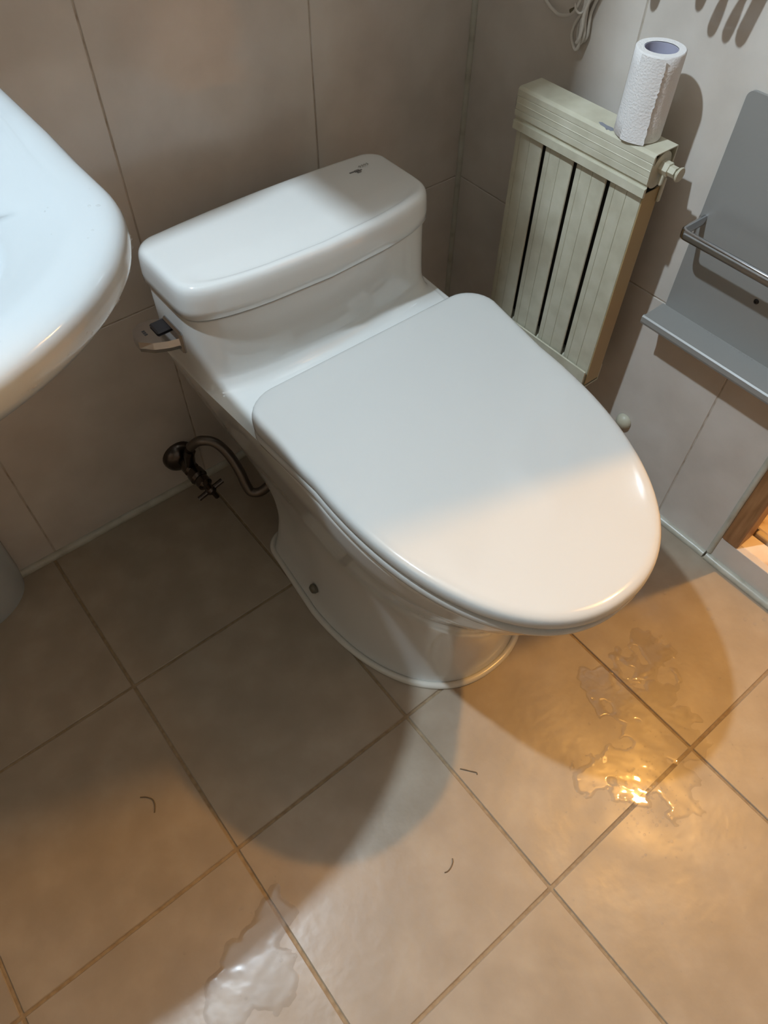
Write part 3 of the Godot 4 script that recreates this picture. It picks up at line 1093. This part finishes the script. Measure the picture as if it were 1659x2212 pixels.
# ---------------------------------------------------------------- cable bundle on the wall
func cable() -> void:
	var t := thing("coiled_cable", "white cable tied into a hanging loop above the radiator", "cable")
	# each list: [height above the floor, distance from the back wall, distance from the wall]
	var strands := [
		[[0.7290, 0.2210, 0.012], [0.7110, 0.2130, 0.012], [0.6995, 0.2080, 0.012], [0.6880, 0.2010, 0.011], [0.6765, 0.1980, 0.010], [0.6685, 0.1995, 0.010], [0.6610, 0.2050, 0.010], [0.6590, 0.2100, 0.011], [0.6635, 0.2140, 0.012], [0.6720, 0.2150, 0.013], [0.6870, 0.2135, 0.013], [0.7050, 0.2120, 0.012], [0.7290, 0.2110, 0.012]],
		[[0.7290, 0.2250, 0.008], [0.7110, 0.2120, 0.008], [0.6970, 0.2085, 0.008], [0.6840, 0.2045, 0.007], [0.6740, 0.2060, 0.007], [0.6680, 0.2105, 0.008], [0.6685, 0.2150, 0.009], [0.6790, 0.2185, 0.010], [0.6960, 0.2155, 0.010], [0.7290, 0.2140, 0.010]],
		[[0.7290, 0.2270, 0.006], [0.7060, 0.2190, 0.005], [0.6920, 0.2190, 0.005], [0.6780, 0.2200, 0.005], [0.6700, 0.2160, 0.005], [0.6740, 0.2090, 0.004], [0.6900, 0.2070, 0.004], [0.7290, 0.2150, 0.005]],
		[[0.7290, 0.2230, 0.015], [0.7070, 0.2170, 0.016], [0.6900, 0.2175, 0.016], [0.6770, 0.2165, 0.016], [0.6690, 0.2125, 0.015]],
		[[0.7000, 0.1350, 0.005], [0.6950, 0.1440, 0.006], [0.6905, 0.1560, 0.007], [0.6885, 0.1690, 0.009], [0.6915, 0.1820, 0.011], [0.6985, 0.1945, 0.014], [0.7080, 0.2030, 0.016], [0.7290, 0.2080, 0.014]]]
	for s in strands:
		var c := Curve3D.new()
		for p in s:
			c.add_point(V(-p[2], p[0], p[1]))
		var b := Buf.new()
		b.tube(smooth_path(c), 0.0023, 9)
		obj("strand", b, M.cable, t)
	var c := Curve3D.new()
	for p in [[0.7120, 0.2005, 0.018], [0.7070, 0.2035, 0.019], [0.7040, 0.2085, 0.019], [0.7045, 0.2130, 0.017], [0.7100, 0.2150, 0.012]]:
		c.add_point(V(-p[2], p[0], p[1]))
	var b := Buf.new()
	b.tube(smooth_path(c), 0.0015, 8)
	obj("tie", b, M.cable, t)
	b = Buf.new()
	b.tube(PackedVector3Array([V(-0.015, 0.7005, 0.1925), V(-0.014, 0.7065, 0.2015)]), 0.0026, 8)
	obj("cable_tip", b, M.cable_tip, t)
	# the socket it hangs from, above the picture
	b = Buf.new()
	b.cbox(V(-0.012, 0.90, 0.185), V(-0.0005, 0.986, 0.271), 0.003)
	obj("socket_plate", b, M.white_plastic, t)
	b = Buf.new()
	b.tube(PackedVector3Array([V(-0.012, 0.728, 0.221), V(-0.014, 0.80, 0.224), V(-0.016, 0.90, 0.228), V(-0.016, 0.94, 0.228)]), 0.0023, 9)
	obj("strand", b, M.cable, t)
	b = Buf.new()
	b.lathe([[0.0, 0.0], [0.014, 0.0], [0.012, 0.02], [0.006, 0.03], [0.0, 0.03]], V(-0.012, 0.943, 0.228), V(-1, 0, 0), 16, 0, true)
	obj("plug", b, M.white_plastic, t)

# ---------------------------------------------------------------- things above the picture that shade what is in it
func toothbrushes() -> void:
	var t := thing("toothbrush_holder", "white wall holder for toothbrushes on the right wall", "toothbrush holder", V(0, 0.93, 0.36))
	var b := Buf.new()
	b.cbox(V(-0.075, 0.0, -0.075), V(-0.0005, 0.10, 0.085), 0.008)
	obj("holder_box", b, M.white_plastic, t)
	var tips := [[0.7264, 0.3045], [0.7428, 0.3642], [0.7237, 0.3896], [0.7235, 0.4098], [0.7265, 0.4280]]
	var mats := [M.white_plastic, M.blue_plastic, M.pink_plastic, M.white_plastic, M.blue_plastic]
	var looks := ["white toothbrush hanging apart from the others", "pale blue toothbrush hanging shortest in the holder", "pink toothbrush in the middle of the holder", "white toothbrush between the pink and the blue one", "pale blue straight toothbrush at the end of the holder"]
	var d := 0.056
	for k in 5:
		# from the shadow's tip on the wall back towards the lamp
		var s := V(0, tips[k][0], tips[k][1])
		var f := d / absf(LAMP.x)
		var p := s.lerp(LAMP, f) + V(0, 0.004, 0)
		var o := thing("toothbrush", looks[k], "toothbrush", p, "toothbrushes in the wall holder")
		b = Buf.new()
		var prof := [[0.0, 0.0], [0.0040, 0.001], [0.0060, 0.005], [0.0064, 0.012], [0.0058, 0.024], [0.0040, 0.036], [0.0042, 0.044], [0.0055, 0.056], [0.0052, 0.08], [0.0035, 0.11], [0.0026, 0.14], [0.0026, 0.19], [0.0, 0.19]]
		if k == 4:
			prof = [[0.0, 0.0], [0.0055, 0.001], [0.0074, 0.006], [0.0074, 0.06], [0.0060, 0.1], [0.0030, 0.13], [0.0026, 0.19], [0.0, 0.19]]
		b.lathe(prof, V(0, 0, 0), V(0.05, 1, 0.10 + 0.02 * k), 14)
		obj("handle", b, mats[k], o)

func cabinets() -> void:
	var t := thing("mirror_cabinet", "white mirror cabinet on the back wall above the washbasin", "cabinet", V(-1.02, 1.22, 0))
	var b := Buf.new()
	b.cbox(V(-0.30, 0.0, 0.0005), V(0.25, 0.54, 0.130), 0.002)
	obj("body", b, M.cabinet, t)
	for s in [-1, 1]:
		b = Buf.new()
		b.cbox(V(-0.299 if s < 0 else -0.019, 0.002, 0.1305), V(-0.021 if s < 0 else 0.249, 0.538, 0.145), 0.002)
		obj("mirror_door", b, M.mirror, t)
	t = thing("wall_cabinet", "white wall cabinet on the back wall above the toilet", "cabinet", V(-0.55, 1.30, 0))
	b = Buf.new()
	b.cbox(V(-0.21, 0.0, 0.0005), V(0.17, 0.46, 0.196), 0.002)
	obj("body", b, M.cabinet, t)
	b = Buf.new()
	b.cbox(V(-0.21, 0.002, 0.1965), V(0.17, 0.458, 0.212), 0.002)
	var dr := obj("door", b, M.cabinet, t)
	b = Buf.new()
	b.lathe([[0.0, 0.0], [0.006, 0.0], [0.006, 0.01], [0.011, 0.016], [0.0, 0.022]], V(-0.15, 0.06, 0.212), V(0, 0, 1), 16)
	obj("knob", b, M.chrome, dr)

# ---------------------------------------------------------------- water and bits on the floor
func film(called: String, label: String, blobs: Array, holes: Array, amp: float, sd: int, cell := 0.004, look: Material = null) -> void:
	var n := FastNoiseLite.new()
	n.seed = sd
	n.frequency = 22.0
	n.fractal_octaves = 4
	var lo := Vector2(9, 9)
	var hi := Vector2(-9, -9)
	for c in blobs:
		lo = lo.min(Vector2(c[0] - c[2] - 0.03, c[1] - c[2] - 0.03))
		hi = hi.max(Vector2(c[0] + c[2] + 0.03, c[1] + c[2] + 0.03))
	var nx := int((hi.x - lo.x) / cell) + 1
	var nz := int((hi.y - lo.y) / cell) + 1
	var F := PackedFloat32Array()
	F.resize((nx + 1) * (nz + 1))
	for j in nz + 1:
		for i in nx + 1:
			var p := lo + Vector2(i, j) * cell
			var f := -1.0
			for c in blobs:
				f = maxf(f, c[2] - p.distance_to(Vector2(c[0], c[1])))
			f += amp * n.get_noise_2d(p.x, p.y)
			for c in holes:
				f = minf(f, p.distance_to(Vector2(c[0], c[1])) - c[2] + amp * 1.3 * n.get_noise_2d(p.x + 3.0, p.y + 7.0))
			F[j * (nx + 1) + i] = f
	var h := func(x: float, z: float, f: float) -> Vector3:
		var k := clampf(f / 0.006, 0.0, 1.0)
		var y := 0.0003 + 0.0007 * (1.0 - (1.0 - k) * (1.0 - k)) + k * 0.00022 * n.get_noise_2d(x * 1.7 + 20.0, z * 1.7)
		return V(x, y, z)
	var b := Buf.new()
	for j in nz:
		for i in nx:
			for half in 2:
				var ids := [[i, j], [i + 1, j], [i + 1, j + 1]] if half == 0 else [[i, j], [i + 1, j + 1], [i, j + 1]]
				var P := []
				var fs := []
				for k in ids:
					fs.append(F[k[1] * (nx + 1) + k[0]])
					P.append(lo + Vector2(k[0], k[1]) * cell)
				var poly := PackedVector3Array()
				for k in 3:
					var m := (k + 1) % 3
					if fs[k] > 0.0:
						poly.append(h.call(P[k].x, P[k].y, fs[k]))
					if (fs[k] > 0.0) != (fs[m] > 0.0):
						var s: float = fs[k] / (fs[k] - fs[m])
						var e: Vector2 = P[k].lerp(P[m], s)
						poly.append(h.call(e.x, e.y, 0.0))
				for k in range(1, poly.size() - 1):
					b.t(poly[0], poly[k], poly[k + 1], 0)
	# front faces up: clockwise seen from above
	for i in range(0, b.v.size(), 3):
		if (b.v[i + 1] - b.v[i]).cross(b.v[i + 2] - b.v[i]).y > 0.0:
			var s := b.v[i + 1]
			b.v[i + 1] = b.v[i + 2]
			b.v[i + 2] = s
	tag(obj(called, b, look if look else M.water), label, "water", "", "stuff")

func floor_bits() -> void:
	film("water_film", "thin irregular film of water on the floor tiles in front of the toilet",
		[[-0.385, 0.865, 0.060], [-0.335, 0.815, 0.055], [-0.27, 0.79, 0.055], [-0.22, 0.76, 0.04], [-0.44, 0.845, 0.03], [-0.37, 0.92, 0.04], [-0.31, 0.87, 0.05], [-0.33, 0.75, 0.03]],
		[[-0.405, 0.790, 0.030], [-0.375, 0.812, 0.026], [-0.235, 0.815, 0.012], [-0.29, 0.765, 0.012], [-0.255, 0.77, 0.010], [-0.17, 0.745, 0.028]], 0.030, 4, 0.003)
	film("water_film", "shallow puddle lying across the tile joint below the washbasin",
		[[-0.905, 0.700, 0.024], [-0.93, 0.722, 0.035], [-0.965, 0.735, 0.04], [-1.0, 0.745, 0.035], [-0.893, 0.678, 0.012], [-0.955, 0.765, 0.03]], [[-0.90, 0.735, 0.010]], 0.014, 8, 0.003, M.water_still)
	var rng := RandomNumberGenerator.new()
	rng.seed = 21
	var b := Buf.new()
	for k in 190:
		var a := rng.randf() * TAU
		var r := absf(rng.randfn(0.0, 0.055))
		drop(b, V(-0.41 + r * cos(a), 0.0002, 0.905 + r * sin(a) * 0.9), rng.randf_range(0.0008, 0.0022), rng, 0.5)
	for k in 60:
		drop(b, V(rng.randf_range(-0.62, -0.15), 0.0002, rng.randf_range(0.75, 1.08)), rng.randf_range(0.0006, 0.0018), rng, 0.5)
	for k in 26:
		drop(b, V(rng.randf_range(-1.02, -0.88), 0.0002, rng.randf_range(0.66, 0.76)), rng.randf_range(0.0006, 0.0022), rng, 0.5)
	for p in [[-0.0865, 0.775], [-0.0955, 0.79], [-0.055, 0.825], [-0.05, 0.84], [-0.12, 0.71], [-0.105, 0.705], [-0.03, 0.845]]:
		drop(b, V(p[0], 0.0003, p[1]), 0.0032, rng, 0.5)
	tag(obj("water_droplets", b, M.water_drop), "tiny water droplets scattered over the floor tiles", "water", "", "stuff")
	var hairs := [
		["short brown hair on the tile right of the toilet's round shadow", [V(-0.592, 0.001, 0.712), V(-0.587, 0.0014, 0.718), V(-0.584, 0.001, 0.722), V(-0.580, 0.0014, 0.727), V(-0.577, 0.001, 0.731), V(-0.5785, 0.001, 0.7335)]],
		["curved brown hair on the tile in front of the toilet", [V(-0.681, 0.001, 0.7945), V(-0.684, 0.0012, 0.7985), V(-0.690, 0.001, 0.8015), V(-0.6965, 0.0012, 0.8025), V(-0.701, 0.001, 0.801)]],
		["forked dark hair on the tile below the washbasin shadow", [V(-0.973, 0.001, 0.4605), V(-0.966, 0.0012, 0.466), V(-0.961, 0.001, 0.474), V(-0.962, 0.0012, 0.483), V(-0.967, 0.001, 0.4915)]]]
	for hr in hairs:
		var c := Curve3D.new()
		for p in hr[1]:
			c.add_point(p)
		b = Buf.new()
		b.tube(smooth_path(c), 0.0008, 6)
		tag(obj("hair_strand", b, M.hair), hr[0], "hair", "hairs on the floor")

func _ready() -> void:
	camera_and_light()
	make_materials()
	var wd: StandardMaterial3D = M.water.duplicate()
	wd.albedo_color = Color(0.9, 0.9, 0.9, 0.06)
	M.water_drop = wd
	var ws: StandardMaterial3D = M.water.duplicate()
	ws.roughness = 0.14
	M.water_still = ws
	wall_lamp()
	hall_lamp()
	room()
	toilet()
	basin()
	radiator()
	pipe_cap()
	shelf()
	cabinets()
	paper_roll()
	cable()
	valve()
	toothbrushes()
	floor_bits()
